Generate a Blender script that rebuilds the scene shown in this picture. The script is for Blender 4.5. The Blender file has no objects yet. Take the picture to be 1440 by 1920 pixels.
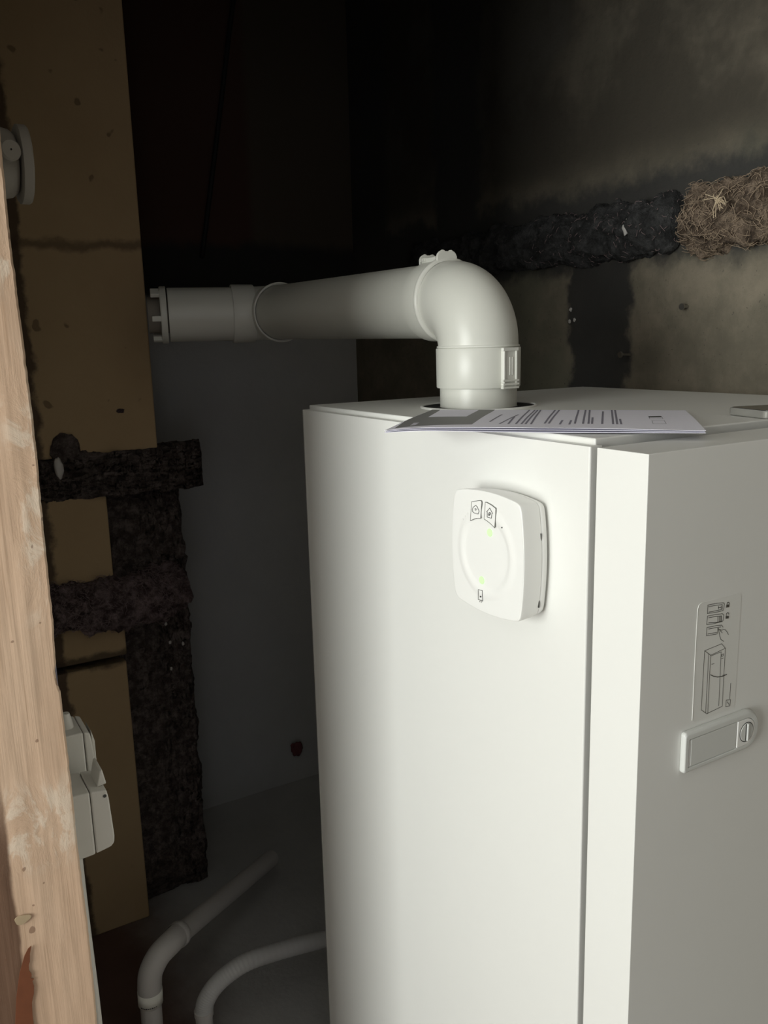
import bpy, bmesh, math, random
from mathutils import Vector, Matrix, noise
random.seed(7)
S = bpy.context.scene
COL = S.collection
PI = math.pi

# ------------------------------------------------------------- camera
cd = bpy.data.cameras.new('camera'); cam = bpy.data.objects.new('camera', cd); COL.objects.link(cam)
FW = Vector((0.49978477, 0.84286749, -0.19947324)); RT = Vector((0.8571923, -0.51435588, -0.0256786)); UP = Vector((0.12424389, 0.15815315, 0.97956676))
m = Matrix((RT, UP, -FW)).transposed().to_4x4(); m.translation = Vector((-0.5658, -0.50376, 1.42222))
cam.matrix_world = m
cd.sensor_fit = 'VERTICAL'; cd.sensor_height = 36.0; cd.lens = 1581.27 / 1920 * 36; cd.clip_start = 0.01
S.camera = cam

# ------------------------------------------------------------- light and exposure
S.view_settings.view_transform = 'Standard'; S.view_settings.look = 'None'
S.view_settings.exposure = 0.0; S.view_settings.gamma = 1.0; S.view_settings.use_curve_mapping = False
W = bpy.data.worlds.new('world'); S.world = W; W.use_nodes = True
W.node_tree.nodes['Background'].inputs[0].default_value = (0.75, 0.82, 1.0, 1)
W.node_tree.nodes['Background'].inputs[1].default_value = 0.6
def area(name, loc, rot, sx, sy, power, col):
    l = bpy.data.lights.new(name, 'AREA'); l.shape = 'RECTANGLE'; l.size = sx; l.size_y = sy; l.energy = power; l.color = col
    o = bpy.data.objects.new(name, l); COL.objects.link(o); o.location = loc; o.rotation_euler = rot; return o
# daylight entering through the room's window in the left wall (x = -2.6)
area('window_daylight', (-2.66, -0.44, 1.42), (0, -PI/2, 0), 1.24, 1.24, 69, (0.975, 1.0, 0.955))
# dim fill light added behind the camera, in an opening of the front wall (y = -2.6)
area('rear_fill_light', (-1.45, -2.64, 1.25), (PI/2, 0, 0), 1.3, 1.3, 2.5, (1.0, 0.95, 0.88))

# ------------------------------------------------------------- materials
class NT:
    def __init__(s, name):
        s.m = bpy.data.materials.new(name); s.m.use_nodes = True; s.t = s.m.node_tree
        s.b = s.t.nodes['Principled BSDF']; s.L = s.t.links
        s.co = s.t.nodes.new('ShaderNodeTexCoord').outputs['Object']
    def n(s, typ, ins=None, **kw):
        x = s.t.nodes.new(typ)
        for k, v in kw.items(): setattr(x, k, v)
        for k, v in (ins or {}).items(): s.put(x.inputs[k], v)
        return x
    def put(s, sock, v):
        if isinstance(v, bpy.types.NodeSocket): s.L.new(v, sock)
        else: sock.default_value = v
    def math(s, op, a, b=0.0, c=0.0):
        x = s.t.nodes.new('ShaderNodeMath'); x.operation = op
        for i, v in enumerate((a, b, c)): s.put(x.inputs[i], v)
        return x.outputs[0]
    def noise(s, scale, detail=6.0, rough=.6, sx=(1, 1, 1), dist=0.0):
        mp = s.n('ShaderNodeMapping', {'Vector': s.co, 'Scale': sx})
        return s.n('ShaderNodeTexNoise', {'Vector': mp.outputs[0], 'Scale': scale, 'Detail': detail, 'Roughness': rough, 'Distortion': dist}).outputs['Fac']
    def step(s, v, a, b):
        return s.n('ShaderNodeMapRange', {'Value': v, 'From Min': a, 'From Max': b}, interpolation_type='SMOOTHSTEP').outputs[0]
    def mix(s, f, a, b):
        x = s.n('ShaderNodeMix', data_type='RGBA')
        s.put(x.inputs[0], f); s.put(x.inputs[6], a); s.put(x.inputs[7], b); return x.outputs[2]
    def axis(s, i):
        return s.n('ShaderNodeSeparateXYZ', {0: s.co}).outputs[i]
    def bump(s, h, strength=.3, dist=.01):
        s.put(s.b.inputs['Normal'], s.n('ShaderNodeBump', {'Height': h, 'Strength': strength, 'Distance': dist}).outputs[0])
    def band(s, c, a, b, soft, warp=None):
        if warp is not None: c = s.math('ADD', c, warp)
        return s.math('MULTIPLY', s.step(c, a - soft, a + soft), s.math('SUBTRACT', 1.0, s.step(c, b - soft, b + soft)))
    def fin(s, col, rough=.6, metal=0.0, **kw):
        s.put(s.b.inputs['Base Color'], col); s.put(s.b.inputs['Roughness'], rough); s.put(s.b.inputs['Metallic'], metal)
        for k, v in kw.items(): s.put(s.b.inputs[k], v)
        return s.m
def c4(r, g, b): return (r, g, b, 1)
def simple(name, col, rough=.5, var=.06, scale=30, bump=0.0, metal=0.0, **kw):
    t = NT(name); nz = t.noise(scale)
    lo = c4(*[v * (1 - var) for v in col]); hi = c4(*[min(1, v * (1 + var)) for v in col])
    if bump: t.bump(t.noise(scale * 6), bump, .003)
    return t.fin(t.mix(nz, lo, hi), rough, metal, **kw)

MAT = {}
MAT['white'] = simple('white_powder_coat', (.80, .80, .765), .42, .012, 8, .03)
MAT['white_edge'] = simple('white_sheet_edge', (.55, .55, .52), .5, .02)
MAT['plastic'] = simple('white_plastic', (.84, .84, .81), .38, .01)
MAT['flue'] = simple('flue_plastic', (.66, .66, .60), .36, .03, 12)
MAT['flue_rim'] = simple('flue_rim_plastic', (.74, .74, .68), .3, .02)
MAT['black'] = simple('black_rubber', (.01, .01, .01), .6)
MAT['line'] = simple('grey_print', (.10, .10, .09), .7)
MAT['sline'] = simple('sticker_print', (.075, .07, .06), .6)
MAT['slot'] = simple('dark_slot', (.05, .05, .045), .8)
MAT['sticker'] = simple('clear_sticker', (.77, .77, .73), .30, .01)
MAT['latch'] = simple('grey_latch_plastic', (.66, .67, .64), .35, .02)
MAT['paper'] = simple('white_paper', (.90, .89, .99), .75, .02, 40)
MAT['paper_grey'] = simple('grey_ink', (.22, .22, .215), .6, .03)
MAT['ink'] = simple('text_ink', (.26, .25, .31), .7, .25, 400)
MAT['darkink'] = simple('dark_ink', (.06, .06, .06), .7)
MAT['dev'] = simple('grey_device_plastic', (.60, .57, .51), .5, .04)
MAT['box'] = simple('dull_grey_plastic', (.24, .215, .18), .6, .05)
MAT['pvc'] = simple('grey_pvc', (.62, .59, .56), .45, .08, 10)
MAT['hose'] = simple('grey_hose', (.58, .575, .56), .6, .06, 14)
MAT['tape'] = simple('white_label', (.95, .93, .84), .6, .05, 120)
MAT['steel'] = simple('brushed_steel', (.45, .44, .41), .3, .05, 60, 0, .9)
MAT['glassblack'] = simple('black_glass', (.012, .012, .012), .12)
MAT['clearcase'] = simple('clear_case', (.55, .54, .50), .12, .02, 20, 0, 0, **{'Transmission Weight': .55})
MAT['cable'] = simple('black_cable', (.006, .005, .005), .7)
MAT['red'] = simple('faded_red', (.16, .05, .055), .9)
MAT['fleck'] = simple('plaster_fleck', (.55, .53, .50), .9, .1, 200)
MAT['straw'] = simple('dry_straw', (.62, .50, .34), .8, .2, 100)
def led():
    t = NT('green_led'); return t.fin(c4(.45, .80, .35), .4, **{'Emission Color': c4(.60, 1.0, .42), 'Emission Strength': .5})
MAT['led'] = led()

def m_right():
    t = NT('old_right_wall'); y = t.axis(1); z = t.axis(2)
    big = t.noise(2.2, 5, .6); mid = t.noise(9, 6, .65); fine = t.noise(60, 6, .7)
    col = t.mix(t.step(mid, .35, .7), c4(.16, .142, .105), c4(.25, .215, .16))
    col = t.mix(t.math('MULTIPLY', t.step(big, .48, .62), .6), col, c4(.13, .135, .095))
    w = t.math('MULTIPLY', t.math('SUBTRACT', t.noise(14, 5), .5), .10)
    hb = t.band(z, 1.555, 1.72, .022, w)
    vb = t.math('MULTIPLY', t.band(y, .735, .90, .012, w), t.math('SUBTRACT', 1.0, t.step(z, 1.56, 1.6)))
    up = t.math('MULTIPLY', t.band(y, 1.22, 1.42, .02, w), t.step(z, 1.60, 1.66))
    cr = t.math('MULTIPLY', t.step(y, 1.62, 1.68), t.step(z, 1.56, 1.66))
    soot_shade = t.math('MULTIPLY', t.step(z, 1.68, 2.0), t.step(y, .75, 1.05))  # light fading upward and toward the back, put into the wall colour
    col = t.mix(t.math('MULTIPLY', t.step(z, 1.66, 1.80), t.math('SUBTRACT', .92, t.math('MULTIPLY', t.step(t.noise(3.1, 5, .65), .50, .68), .35))), col, c4(.048, .041, .030))  # dimmer light on the upper wall painted in as darker colour
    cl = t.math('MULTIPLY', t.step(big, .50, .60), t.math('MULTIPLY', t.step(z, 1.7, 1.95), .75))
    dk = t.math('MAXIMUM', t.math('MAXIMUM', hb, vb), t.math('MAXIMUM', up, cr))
    col = t.mix(t.math('MULTIPLY', soot_shade, .75), col, c4(.03, .026, .02))
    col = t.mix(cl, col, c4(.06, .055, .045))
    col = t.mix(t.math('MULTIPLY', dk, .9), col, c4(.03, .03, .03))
    sp = t.step(t.noise(150, 2, .5), .70, .74)
    col = t.mix(t.math('MULTIPLY', sp, .5), col, c4(.05, .045, .04))
    t.bump(t.math('ADD', t.math('MULTIPLY', mid, .7), t.math('MULTIPLY', fine, .35)), .55, .012)
    return t.fin(col, .92)
def m_back():
    t = NT('old_back_wall'); x = t.axis(0); z = t.axis(2)
    mid = t.noise(7, 6, .65)
    lowc = t.mix(mid, c4(.42, .425, .42), c4(.52, .52, .51))  # lower wall made pale, painting in milky lens glare
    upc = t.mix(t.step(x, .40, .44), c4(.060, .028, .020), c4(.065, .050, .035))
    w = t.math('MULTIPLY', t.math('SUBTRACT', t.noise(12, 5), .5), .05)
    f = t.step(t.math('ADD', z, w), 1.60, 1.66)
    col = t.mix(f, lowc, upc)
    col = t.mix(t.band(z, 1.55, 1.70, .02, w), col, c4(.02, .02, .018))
    t.bump(mid, .4, .02)
    return t.fin(col, .95)
def m_pier():
    t = NT('tan_pier_render'); x = t.axis(0); z = t.axis(2)
    mid = t.noise(6, 6, .6); fine = t.noise(80, 4, .6)
    col = t.mix(mid, c4(.42, .295, .16), c4(.53, .39, .225))
    w = t.math('MULTIPLY', t.math('SUBTRACT', t.noise(16, 5), .5), .05)
    col = t.mix(t.math('MULTIPLY', t.band(z, 1.632, 1.652, .008, w), .65), col, c4(.09, .055, .03))
    col = t.mix(t.math('MULTIPLY', t.band(z, .688, .72, .008, w), .8), col, c4(.06, .04, .025))
    col = t.mix(t.math('MULTIPLY', t.math('SUBTRACT', 1.0, t.step(t.math('ADD', x, w), -.275, -.262)), .85), col, c4(.06, .035, .025))
    sp = t.step(t.noise(22, 2, .4), .70, .74)
    col = t.mix(t.math('MULTIPLY', sp, .6), col, c4(.10, .06, .03))
    t.bump(fine, .3, .004)
    return t.fin(col, .92)
def m_rubble(name, a, b, sc=40):
    t = NT(name); n1 = t.noise(sc, 8, .75); n2 = t.noise(sc * 4, 4, .7)
    col = t.mix(t.step(n1, .38, .68), a, b)
    col = t.mix(t.math('MULTIPLY', t.step(n2, .66, .74), .45), col, c4(.35, .32, .30))
    t.bump(t.math('ADD', n1, t.math('MULTIPLY', n2, .5)), .9, .02)
    return t.fin(col, .95)
def m_wood():
    t = NT('raw_wood_with_plaster'); x = t.axis(0); z = t.axis(2)
    g = t.noise(34, 8, .6, (5, 1, .10), .12); big = t.noise(5, 4, .6, (2, 1, .7)); sm = t.noise(13, 8, .7, (1.6, 1, .8), 1.5)
    col = t.mix(g, c4(.565, .385, .26), c4(.62, .435, .30))
    col = t.mix(t.math('MULTIPLY', t.step(big, .45, .65), .55), col, c4(.66, .48, .34))
    # plaster smears
    zone = t.math('ADD', t.math('MULTIPLY', t.band(z, 1.16, 1.40, .06), t.step(x, -.475, -.45)), t.band(z, .88, .97, .02))
    zone = t.math('ADD', zone, t.math('MULTIPLY', t.band(z, 1.48, 1.56, .02), 1.0))
    pl = t.math('MULTIPLY', t.step(sm, .50, .60), zone)
    col = t.mix(t.math('MULTIPLY', pl, .75), col, c4(.74, .62, .49))
    # scratches along the grain
    sc = t.step(t.noise(55, 2, .4, (5, 1, .12)), .68, .72)
    col = t.mix(t.math('MULTIPLY', sc, .30), col, c4(.36, .21, .12))
    # dark bark side low on the left
    w = t.math('MULTIPLY', t.math('SUBTRACT', t.noise(9, 6, .6, (1, 1, .5)), .5), .022)
    edge = t.math('SUBTRACT', 1.0, t.step(t.math('ADD', x, w), -.5075, -.5025))
    edge = t.math('MULTIPLY', edge, t.math('SUBTRACT', 1.0, t.step(z, .90, 1.05)))
    col = t.mix(t.math('MULTIPLY', edge, .9), col, c4(.10, .045, .022))
    sp = t.step(t.noise(70, 1, .3), .765, .78)
    col = t.mix(t.math('MULTIPLY', sp, .6), col, c4(.14, .06, .03))
    t.bump(t.math('ADD', g, t.math('MULTIPLY', t.math('MULTIPLY', sm, zone), 5.0)), .16, .006)
    return t.fin(col, .7)
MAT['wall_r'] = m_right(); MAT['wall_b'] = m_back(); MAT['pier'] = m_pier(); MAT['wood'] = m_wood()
MAT['rubble'] = m_rubble('dirty_rubble', c4(.07, .050, .042), c4(.30, .24, .22))
MAT['fibre_brown'] = m_rubble('brown_fibrous_mortar', c4(.085, .055, .035), c4(.48, .36, .26), 34)
MAT['fibre_dark'] = m_rubble('dark_fibrous_mortar', c4(.08, .05, .05), c4(.46, .34, .34), 34)
MAT['soot_shade'] = m_rubble('sooty_mortar', c4(.025, .025, .025), c4(.11, .11, .11), 30)
MAT['hair_b'] = simple('brown_fibres', (.36, .27, .19), .9, .35, 80)
MAT['hair_d'] = simple('dark_fibres', (.30, .22, .22), .9, .4, 80)
def m_floor():
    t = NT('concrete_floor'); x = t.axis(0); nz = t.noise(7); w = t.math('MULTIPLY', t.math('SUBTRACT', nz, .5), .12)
    gry = t.mix(nz, c4(.42, .42, .41), c4(.58, .57, .55)); brn = t.mix(nz, c4(.10, .055, .04), c4(.16, .09, .065))  # grey part lightened, lens haze painted into the floor colour
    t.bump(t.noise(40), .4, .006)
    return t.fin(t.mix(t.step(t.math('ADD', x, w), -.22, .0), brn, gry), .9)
MAT['floor'] = m_floor()
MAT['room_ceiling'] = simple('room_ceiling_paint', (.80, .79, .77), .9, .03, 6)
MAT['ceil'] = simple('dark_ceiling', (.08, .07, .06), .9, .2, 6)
MAT['room'] = simple('room_plaster', (.30, .275, .24), .9, .08, 4)
MAT['inner'] = simple('pale_bounce_paint', (.62, .60, .56), .9, .08, 6)  # hidden wall, made pale to bounce light onto the cabinet side
MAT['bluepaint'] = simple('blue_grey_paint', (.20, .20, .26), .7, .15, 40)
MAT['stain'] = simple('reddish_knot_wood', (.17, .055, .022), .6, .25, 60)
MAT['knot'] = simple('grey_knot', (.42, .32, .20), .7, .12, 90)

# ------------------------------------------------------------- helpers
def thing(name, label, cat, loc=(0, 0, 0), group=None):
    o = bpy.data.objects.new(name, None); COL.objects.link(o); o.location = loc; o.empty_display_size = .05
    o['label'] = label; o['category'] = cat
    if group: o['group'] = group
    return o
def tag(o, label, cat, group=None):
    o['label'] = label; o['category'] = cat
    if group: o['group'] = group
    return o
def attach(o, parent):
    if parent is not None:
        o.parent = parent
        o.matrix_parent_inverse = Matrix.Translation(-parent.location) if parent.type == 'EMPTY' else Matrix.Identity(4)
    return o
def obj(name, V, F, m, parent=None, smooth=False, label=None, bevel=0, seg=2, auto=None):
    me = bpy.data.meshes.new(name); me.from_pydata([tuple(v) for v in V], [], F); me.update()
    bm = bmesh.new(); bm.from_mesh(me); bmesh.ops.recalc_face_normals(bm, faces=bm.faces); bm.to_mesh(me); bm.free()
    me.materials.append(MAT[m])
    o = bpy.data.objects.new(name, me); COL.objects.link(o)
    if smooth or auto:
        me.polygons.foreach_set('use_smooth', [True] * len(me.polygons))
        if auto: me.set_sharp_from_angle(angle=math.radians(auto))
    if bevel:
        b = o.modifiers.new('bevel', 'BEVEL'); b.width = bevel; b.segments = seg; b.limit_method = 'ANGLE'; b.angle_limit = .6; b.harden_normals = False
    if label: o['label'] = label
    return attach(o, parent)
class MB:
    def __init__(s): s.V = []; s.F = []
    def add(s, V, F):
        k = len(s.V); s.V += [Vector(v) for v in V]; s.F += [[i + k for i in f] for f in F]; return s
    def box(s, a, b):
        (x0, y0, z0), (x1, y1, z1) = a, b
        V = [(x0,y0,z0),(x1,y0,z0),(x1,y1,z0),(x0,y1,z0),(x0,y0,z1),(x1,y0,z1),(x1,y1,z1),(x0,y1,z1)]
        return s.add(V, [[0,3,2,1],[4,5,6,7],[0,1,5,4],[1,2,6,5],[2,3,7,6],[3,0,4,7]])
    def obox(s, o, ex, ey, ez):   # box with half-axis vectors
        o = Vector(o); V = []
        for k in (-1, 1):
            for i, j in ((-1,-1),(1,-1),(1,1),(-1,1)): V.append(o + Vector(ex) * i + Vector(ey) * j + Vector(ez) * k)
        return s.add(V, [[0,3,2,1],[4,5,6,7],[0,1,5,4],[1,2,6,5],[2,3,7,6],[3,0,4,7]])
    def prism(s, pts, ext):
        ext = Vector(ext); n = len(pts); P = [Vector(p) for p in pts]
        return s.add(P + [p + ext for p in P], [list(range(n))[::-1], list(range(n, 2*n))] + [[i, (i+1) % n, (i+1) % n + n, i + n] for i in range(n)])
    def lathe(s, prof, org, ax, n=64, cap=False):
        ax = Vector(ax).normalized(); u = ax.orthogonal().normalized(); w = ax.cross(u); org = Vector(org)
        V = []; F = []
        for h, r in prof:
            for k in range(n):
                t = 2 * PI * k / n; V.append(org + ax * h + (u * math.cos(t) + w * math.sin(t)) * r)
        for i in range(len(prof) - 1):
            for k in range(n):
                a = i * n + k; b = i * n + (k + 1) % n; F.append([a, b, b + n, a + n])
        if cap: F.append(list(range(n))[::-1]); F.append([(len(prof)-1)*n + k for k in range(n)])
        return s.add(V, F)
    def tube(s, path, rad, n=24, cap=True):
        P = [Vector(p) for p in path]; R = rad if isinstance(rad, (list, tuple)) else [rad] * len(P)
        V = []; F = []; u = None
        for i, p in enumerate(P):
            t = (P[min(i+1, len(P)-1)] - P[max(i-1, 0)]).normalized()
            if u is None: u = t.orthogonal().normalized()
            u = (u - t * u.dot(t)).normalized(); w = t.cross(u)
            for k in range(n):
                a = 2 * PI * k / n; V.append(p + (u * math.cos(a) + w * math.sin(a)) * R[i])
        for i in range(len(P) - 1):
            for k in range(n):
                a = i * n + k; b = i * n + (k + 1) % n; F.append([a, b, b + n, a + n])
        if cap: F.append(list(range(n))[::-1]); F.append([(len(P)-1)*n + k for k in range(n)])
        return s.add(V, F)
    def out(s, name, m, parent=None, **kw): return obj(name, s.V, s.F, m, parent, **kw)
def spline(pts, n=10):
    P = [Vector(p) for p in pts]; P = [P[0] * 2 - P[1]] + P + [P[-1] * 2 - P[-2]]; out = []
    for i in range(1, len(P) - 2):
        a, b, c, d = P[i-1:i+3]
        for k in range(n):
            t = k / n
            out.append(.5 * ((2*b) + (c-a)*t + (2*a-5*b+4*c-d)*t*t + (3*b-a-3*c+d)*t**3))
    out.append(P[-2]); return out
def fn(p, sc, oct=4):
    return noise.fractal(Vector(p) * sc, .8, 2.1, oct)
def structure(o): o['kind'] = 'structure'; return o
STK = [[(0.0878, 1.1677), (0.1008, 1.1671), (0.1104, 1.1658), (0.112, 1.1644), (0.1115, 1.1599), (0.1105, 1.1579), (0.1015, 1.1581), (0.0956, 1.1585), (0.0876, 1.1594), (0.0878, 1.1677)], [(0.0891, 1.1658), (0.0986, 1.1654), (0.1088, 1.1642), (0.1092, 1.1594), (0.1014, 1.1596), (0.0896, 1.1604)], [(0.1033, 1.1621), (0.1075, 1.1616)], [(0.1035, 1.1635), (0.1037, 1.1606)], [(0.1074, 1.163), (0.1076, 1.1603)], [(0.0881, 1.1567), (0.1017, 1.1559), (0.1101, 1.1548), (0.1121, 1.1528), (0.1116, 1.1479), (0.1102, 1.1468), (0.1024, 1.1471), (0.0965, 1.1472), (0.0875, 1.1484), (0.0881, 1.1567)], [(0.09, 1.1547), (0.0995, 1.154), (0.1088, 1.1528), (0.1092, 1.1474), (0.1024, 1.1475), (0.0904, 1.1495)], [(0.1034, 1.1533), (0.1038, 1.1476)], [(0.1055, 1.1531), (0.1059, 1.1476)], [(0.1076, 1.1524), (0.108, 1.1478)], [(0.0881, 1.1452), (0.1026, 1.1444), (0.1099, 1.1433), (0.1119, 1.1408)], [(0.0881, 1.1452), (0.0881, 1.137), (0.0973, 1.1361), (0.1042, 1.1355)], [(0.0909, 1.1432), (0.1004, 1.1425), (0.1088, 1.1417)], [(0.0901, 1.1383), (0.1032, 1.1372)], [(0.1043, 1.1415), (0.1044, 1.1365)], [(0.105, 1.1412), (0.1078, 1.1325), (0.1099, 1.1285), (0.1144, 1.1257)], [(0.1072, 1.1389), (0.1112, 1.1352)], [(0.106, 1.14), (0.1109, 1.1377)], [(0.1115, 1.1388), (0.1158, 1.1373), (0.1185, 1.1345), (0.1206, 1.1315)], [(0.0866, 1.1221), (0.1113, 1.1239), (0.1173, 1.118), (0.1176, 1.057), (0.0946, 1.055), (0.0861, 1.0614), (0.0866, 1.1221)], [(0.0866, 1.1221), (0.0958, 1.1155), (0.0961, 1.0548)], [(0.0958, 1.1155), (0.1173, 1.118)], [(0.0928, 1.1177), (0.093, 1.0563)], [(0.0981, 1.1057), (0.1017, 1.1056)], [(0.0971, 1.1147), (0.1113, 1.1157), (0.1122, 1.0589)], [(0.0974, 1.095), (0.102, 1.0924), (0.1081, 1.0902), (0.115, 1.0892), (0.1217, 1.0897)], [(0.1156, 1.0903), (0.1217, 1.0897)], [(0.1287, 1.0787), (0.1286, 1.0622)], [(0.1233, 1.062), (0.1299, 1.061), (0.1297, 1.0544), (0.1231, 1.0551), (0.1233, 1.062)], [(0.125, 1.0599), (0.1284, 1.0559)], [(0.1123, 1.1124), (0.1152, 1.1127), (0.1151, 1.1107), (0.1124, 1.1105), (0.1123, 1.1124)], [(0.1126, 1.1083), (0.1153, 1.1084)]]
LOCK = [[(0.1152, 1.163), (0.1195, 1.1624), (0.1194, 1.1597), (0.1148, 1.1601)], [(0.1151, 1.1514), (0.1198, 1.1508), (0.1196, 1.1482), (0.1152, 1.1487)]]
SHK = [[(0.1158, 1.1628), (0.1162, 1.1647), (0.1177, 1.165), (0.1193, 1.164), (0.1192, 1.1623)], [(0.1159, 1.1513), (0.1159, 1.1537), (0.1174, 1.1545), (0.1193, 1.1537), (0.1194, 1.1524)]]
STKEDGE = [(0.0752, 1.1709), (0.074, 1.1687), (0.0733, 1.129), (0.0737, 1.0532)]
ICON = [[(0.2028, 1.2523), (0.1916, 1.2552), (0.1866, 1.2561), (0.1851, 1.255), (0.1859, 1.2473), (0.1871, 1.2372), (0.194, 1.236), (0.1986, 1.2343), (0.2049, 1.2315), (0.2037, 1.2421), (0.2028, 1.2523)], [(0.1791, 1.2554), (0.1765, 1.2556), (0.1691, 1.2541), (0.1618, 1.2516), (0.1622, 1.2441), (0.1636, 1.2311), (0.1706, 1.2343), (0.1765, 1.2363), (0.181, 1.2372), (0.1799, 1.2459), (0.1791, 1.2554)], [(0.1951, 1.2498), (0.1993, 1.2471), (0.2009, 1.2449), (0.2005, 1.2421), (0.197, 1.241), (0.1909, 1.2412), (0.1892, 1.2444), (0.1908, 1.2465), (0.1928, 1.2488), (0.1951, 1.2498)], [(0.197, 1.2456), (0.1955, 1.2463), (0.1935, 1.2456)], [(0.1964, 1.2445), (0.1955, 1.245), (0.1945, 1.2445)], [(0.1765, 1.2458), (0.1713, 1.2506), (0.1666, 1.2457)], [(0.1754, 1.2459), (0.1756, 1.2403), (0.1684, 1.2404), (0.1677, 1.2458)], [(0.1717, 1.2461), (0.1739, 1.2436), (0.1717, 1.2426), (0.17, 1.2447), (0.1717, 1.2461)], [(0.1732, 1.2423), (0.17, 1.2461)], [(0.1918, 1.1583), (0.1847, 1.1589), (0.1847, 1.1473), (0.1919, 1.1472), (0.1918, 1.1583)], [(0.189, 1.1459), (0.1894, 1.1451)], [(0.1866, 1.1462), (0.1866, 1.1452)]]
BARS = [[(0.0047, 0.1833), (0.1499, 0.3312)], [(0.0087, 0.1793), (0.1544, 0.3259)], [(0.0116, 0.1762), (0.1567, 0.3233)], [(0.0156, 0.1722), (0.1651, 0.3266)], [(-0.0073, 0.1956), (0.0849, 0.2751)], [(0.0001, 0.2214), (0.0718, 0.2895)], [(0.0311, 0.1685), (0.18, 0.3158)], [(0.034, 0.1655), (0.1834, 0.3119)], [(0.0526, 0.1464), (0.1991, 0.2937)], [(0.0584, 0.1405), (0.2047, 0.2872)], [(0.0622, 0.1365), (0.208, 0.2834)], [(0.0647, 0.134), (0.1185, 0.1878)], [(0.0718, 0.1267), (0.1982, 0.2509)], [(0.0794, 0.1189), (0.2255, 0.263)], [(0.0822, 0.116), (0.2281, 0.26)], [(0.085, 0.1131), (0.127, 0.1551)], [(0.0362, 0.1512), (0.0699, 0.1837)], [(0.0429, 0.1443), (0.0763, 0.1769)], [(-0.0009, 0.189), (0.0592, 0.2515)]]
BGREY = [(-0.0975, 0.2591), (0.0568, 0.4383), (0.1302, 0.3736), (-0.0311, 0.2117)]
BWHITE = [(-0.01, 0.3257), (0.0678, 0.4125), (0.1014, 0.374), (0.0212, 0.2922)]
BICON = [[(0.1788, 0.1621), (0.1933, 0.1564), (0.1673, 0.1307), (0.1528, 0.1368)], [(0.1403, 0.1229), (0.1515, 0.1155), (0.1263, 0.0907), (0.1149, 0.0985)]]# ============================================================= setting
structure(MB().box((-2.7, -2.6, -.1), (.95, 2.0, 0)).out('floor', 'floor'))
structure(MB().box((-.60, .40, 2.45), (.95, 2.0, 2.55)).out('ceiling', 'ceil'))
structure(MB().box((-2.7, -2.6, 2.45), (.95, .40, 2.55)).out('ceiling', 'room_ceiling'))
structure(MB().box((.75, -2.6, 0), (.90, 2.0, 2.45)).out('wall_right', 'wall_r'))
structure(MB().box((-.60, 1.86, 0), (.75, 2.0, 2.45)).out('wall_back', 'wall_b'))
structure(MB().box((-.60, .47, 0), (-.437, 1.86, 2.45)).out('wall_left', 'inner'))
structure(MB().box((-2.7, .40, 0), (-.585, .47, 2.45)).out('wall_partition', 'room'))
structure(MB().box((-.585, .40, 2.02), (.75, .50, 2.45)).out('trim_1', 'room'))
wf = MB(); wf.box((-2.7, -2.7, 0), (-2.12, -2.6, 2.45)); wf.box((-.78, -2.7, 0), (.95, -2.6, 2.45)); wf.box((-2.12, -2.7, 0), (-.78, -2.6, .58)); wf.box((-2.12, -2.7, 1.92), (-.78, -2.6, 2.45))
structure(wf.out('wall_front', 'room'))  # opening made for the added fill light
wl = MB()   # outer wall with the window opening y -1.09..0.19, z 0.8..2.04
wl.box((-2.75, -2.6, 0), (-2.62, -1.09, 2.45)); wl.box((-2.75, .19, 0), (-2.62, .40, 2.45))
wl.box((-2.75, -1.09, 0), (-2.62, .19, .80)); wl.box((-2.75, -1.09, 2.04), (-2.62, .19, 2.45))
structure(wl.out('wall_outer', 'room'))

# tan pier of masonry blocks at the back left
pr = MB()
pr.box((-.437, 1.45, 1.185), (-.016, 1.86, 2.45))
pr.box((-.437, 1.452, .895), (-.142, 1.86, 1.095))
pr.box((-.437, 1.450, .705), (-.128, 1.86, .79))
pr.box((-.437, 1.450, 0), (-.131, 1.86, .690))
structure(pr.out('wall_pier', 'pier', bevel=.004))

def rough_sheet(name, x0, x1, z0, z1, y, amp, m, sc=18, nx=110, nz=200, back=.05, rag=.012):
    V = []; F = []
    for j in range(nz + 1):
        for i in range(nx + 1):
            a = i / nx; b = j / nz; x = x0 + (x1 - x0) * a; z = z0 + (z1 - z0) * b
            ed = min(1, min(a, 1 - a) * 14) * min(1, min(b, 1 - b) * 14)
            q = (x, z, y)
            X = x + rag * fn((z, a * 3, 5), 14) * (1 if a > .5 else .4); Z = z + rag * fn((x, b * 3, 9), 14)
            V.append((X, y + back * (1 - ed) - amp * fn(q, sc, 6) * ed, Z))
    for j in range(nz):
        for i in range(nx):
            k = j * (nx + 1) + i; F.append([k, k + 1, k + nx + 2, k + nx + 1])
    return obj(name, V, F, m, None, smooth=True)
structure(rough_sheet('trim_2', -.15, .045, 0, 1.10, 1.475, .012, 'rubble', nz=260))
structure(rough_sheet('trim_3', -.30, .10, 1.085, 1.195, 1.445, .010, 'rubble', nx=180, nz=70))

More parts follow.
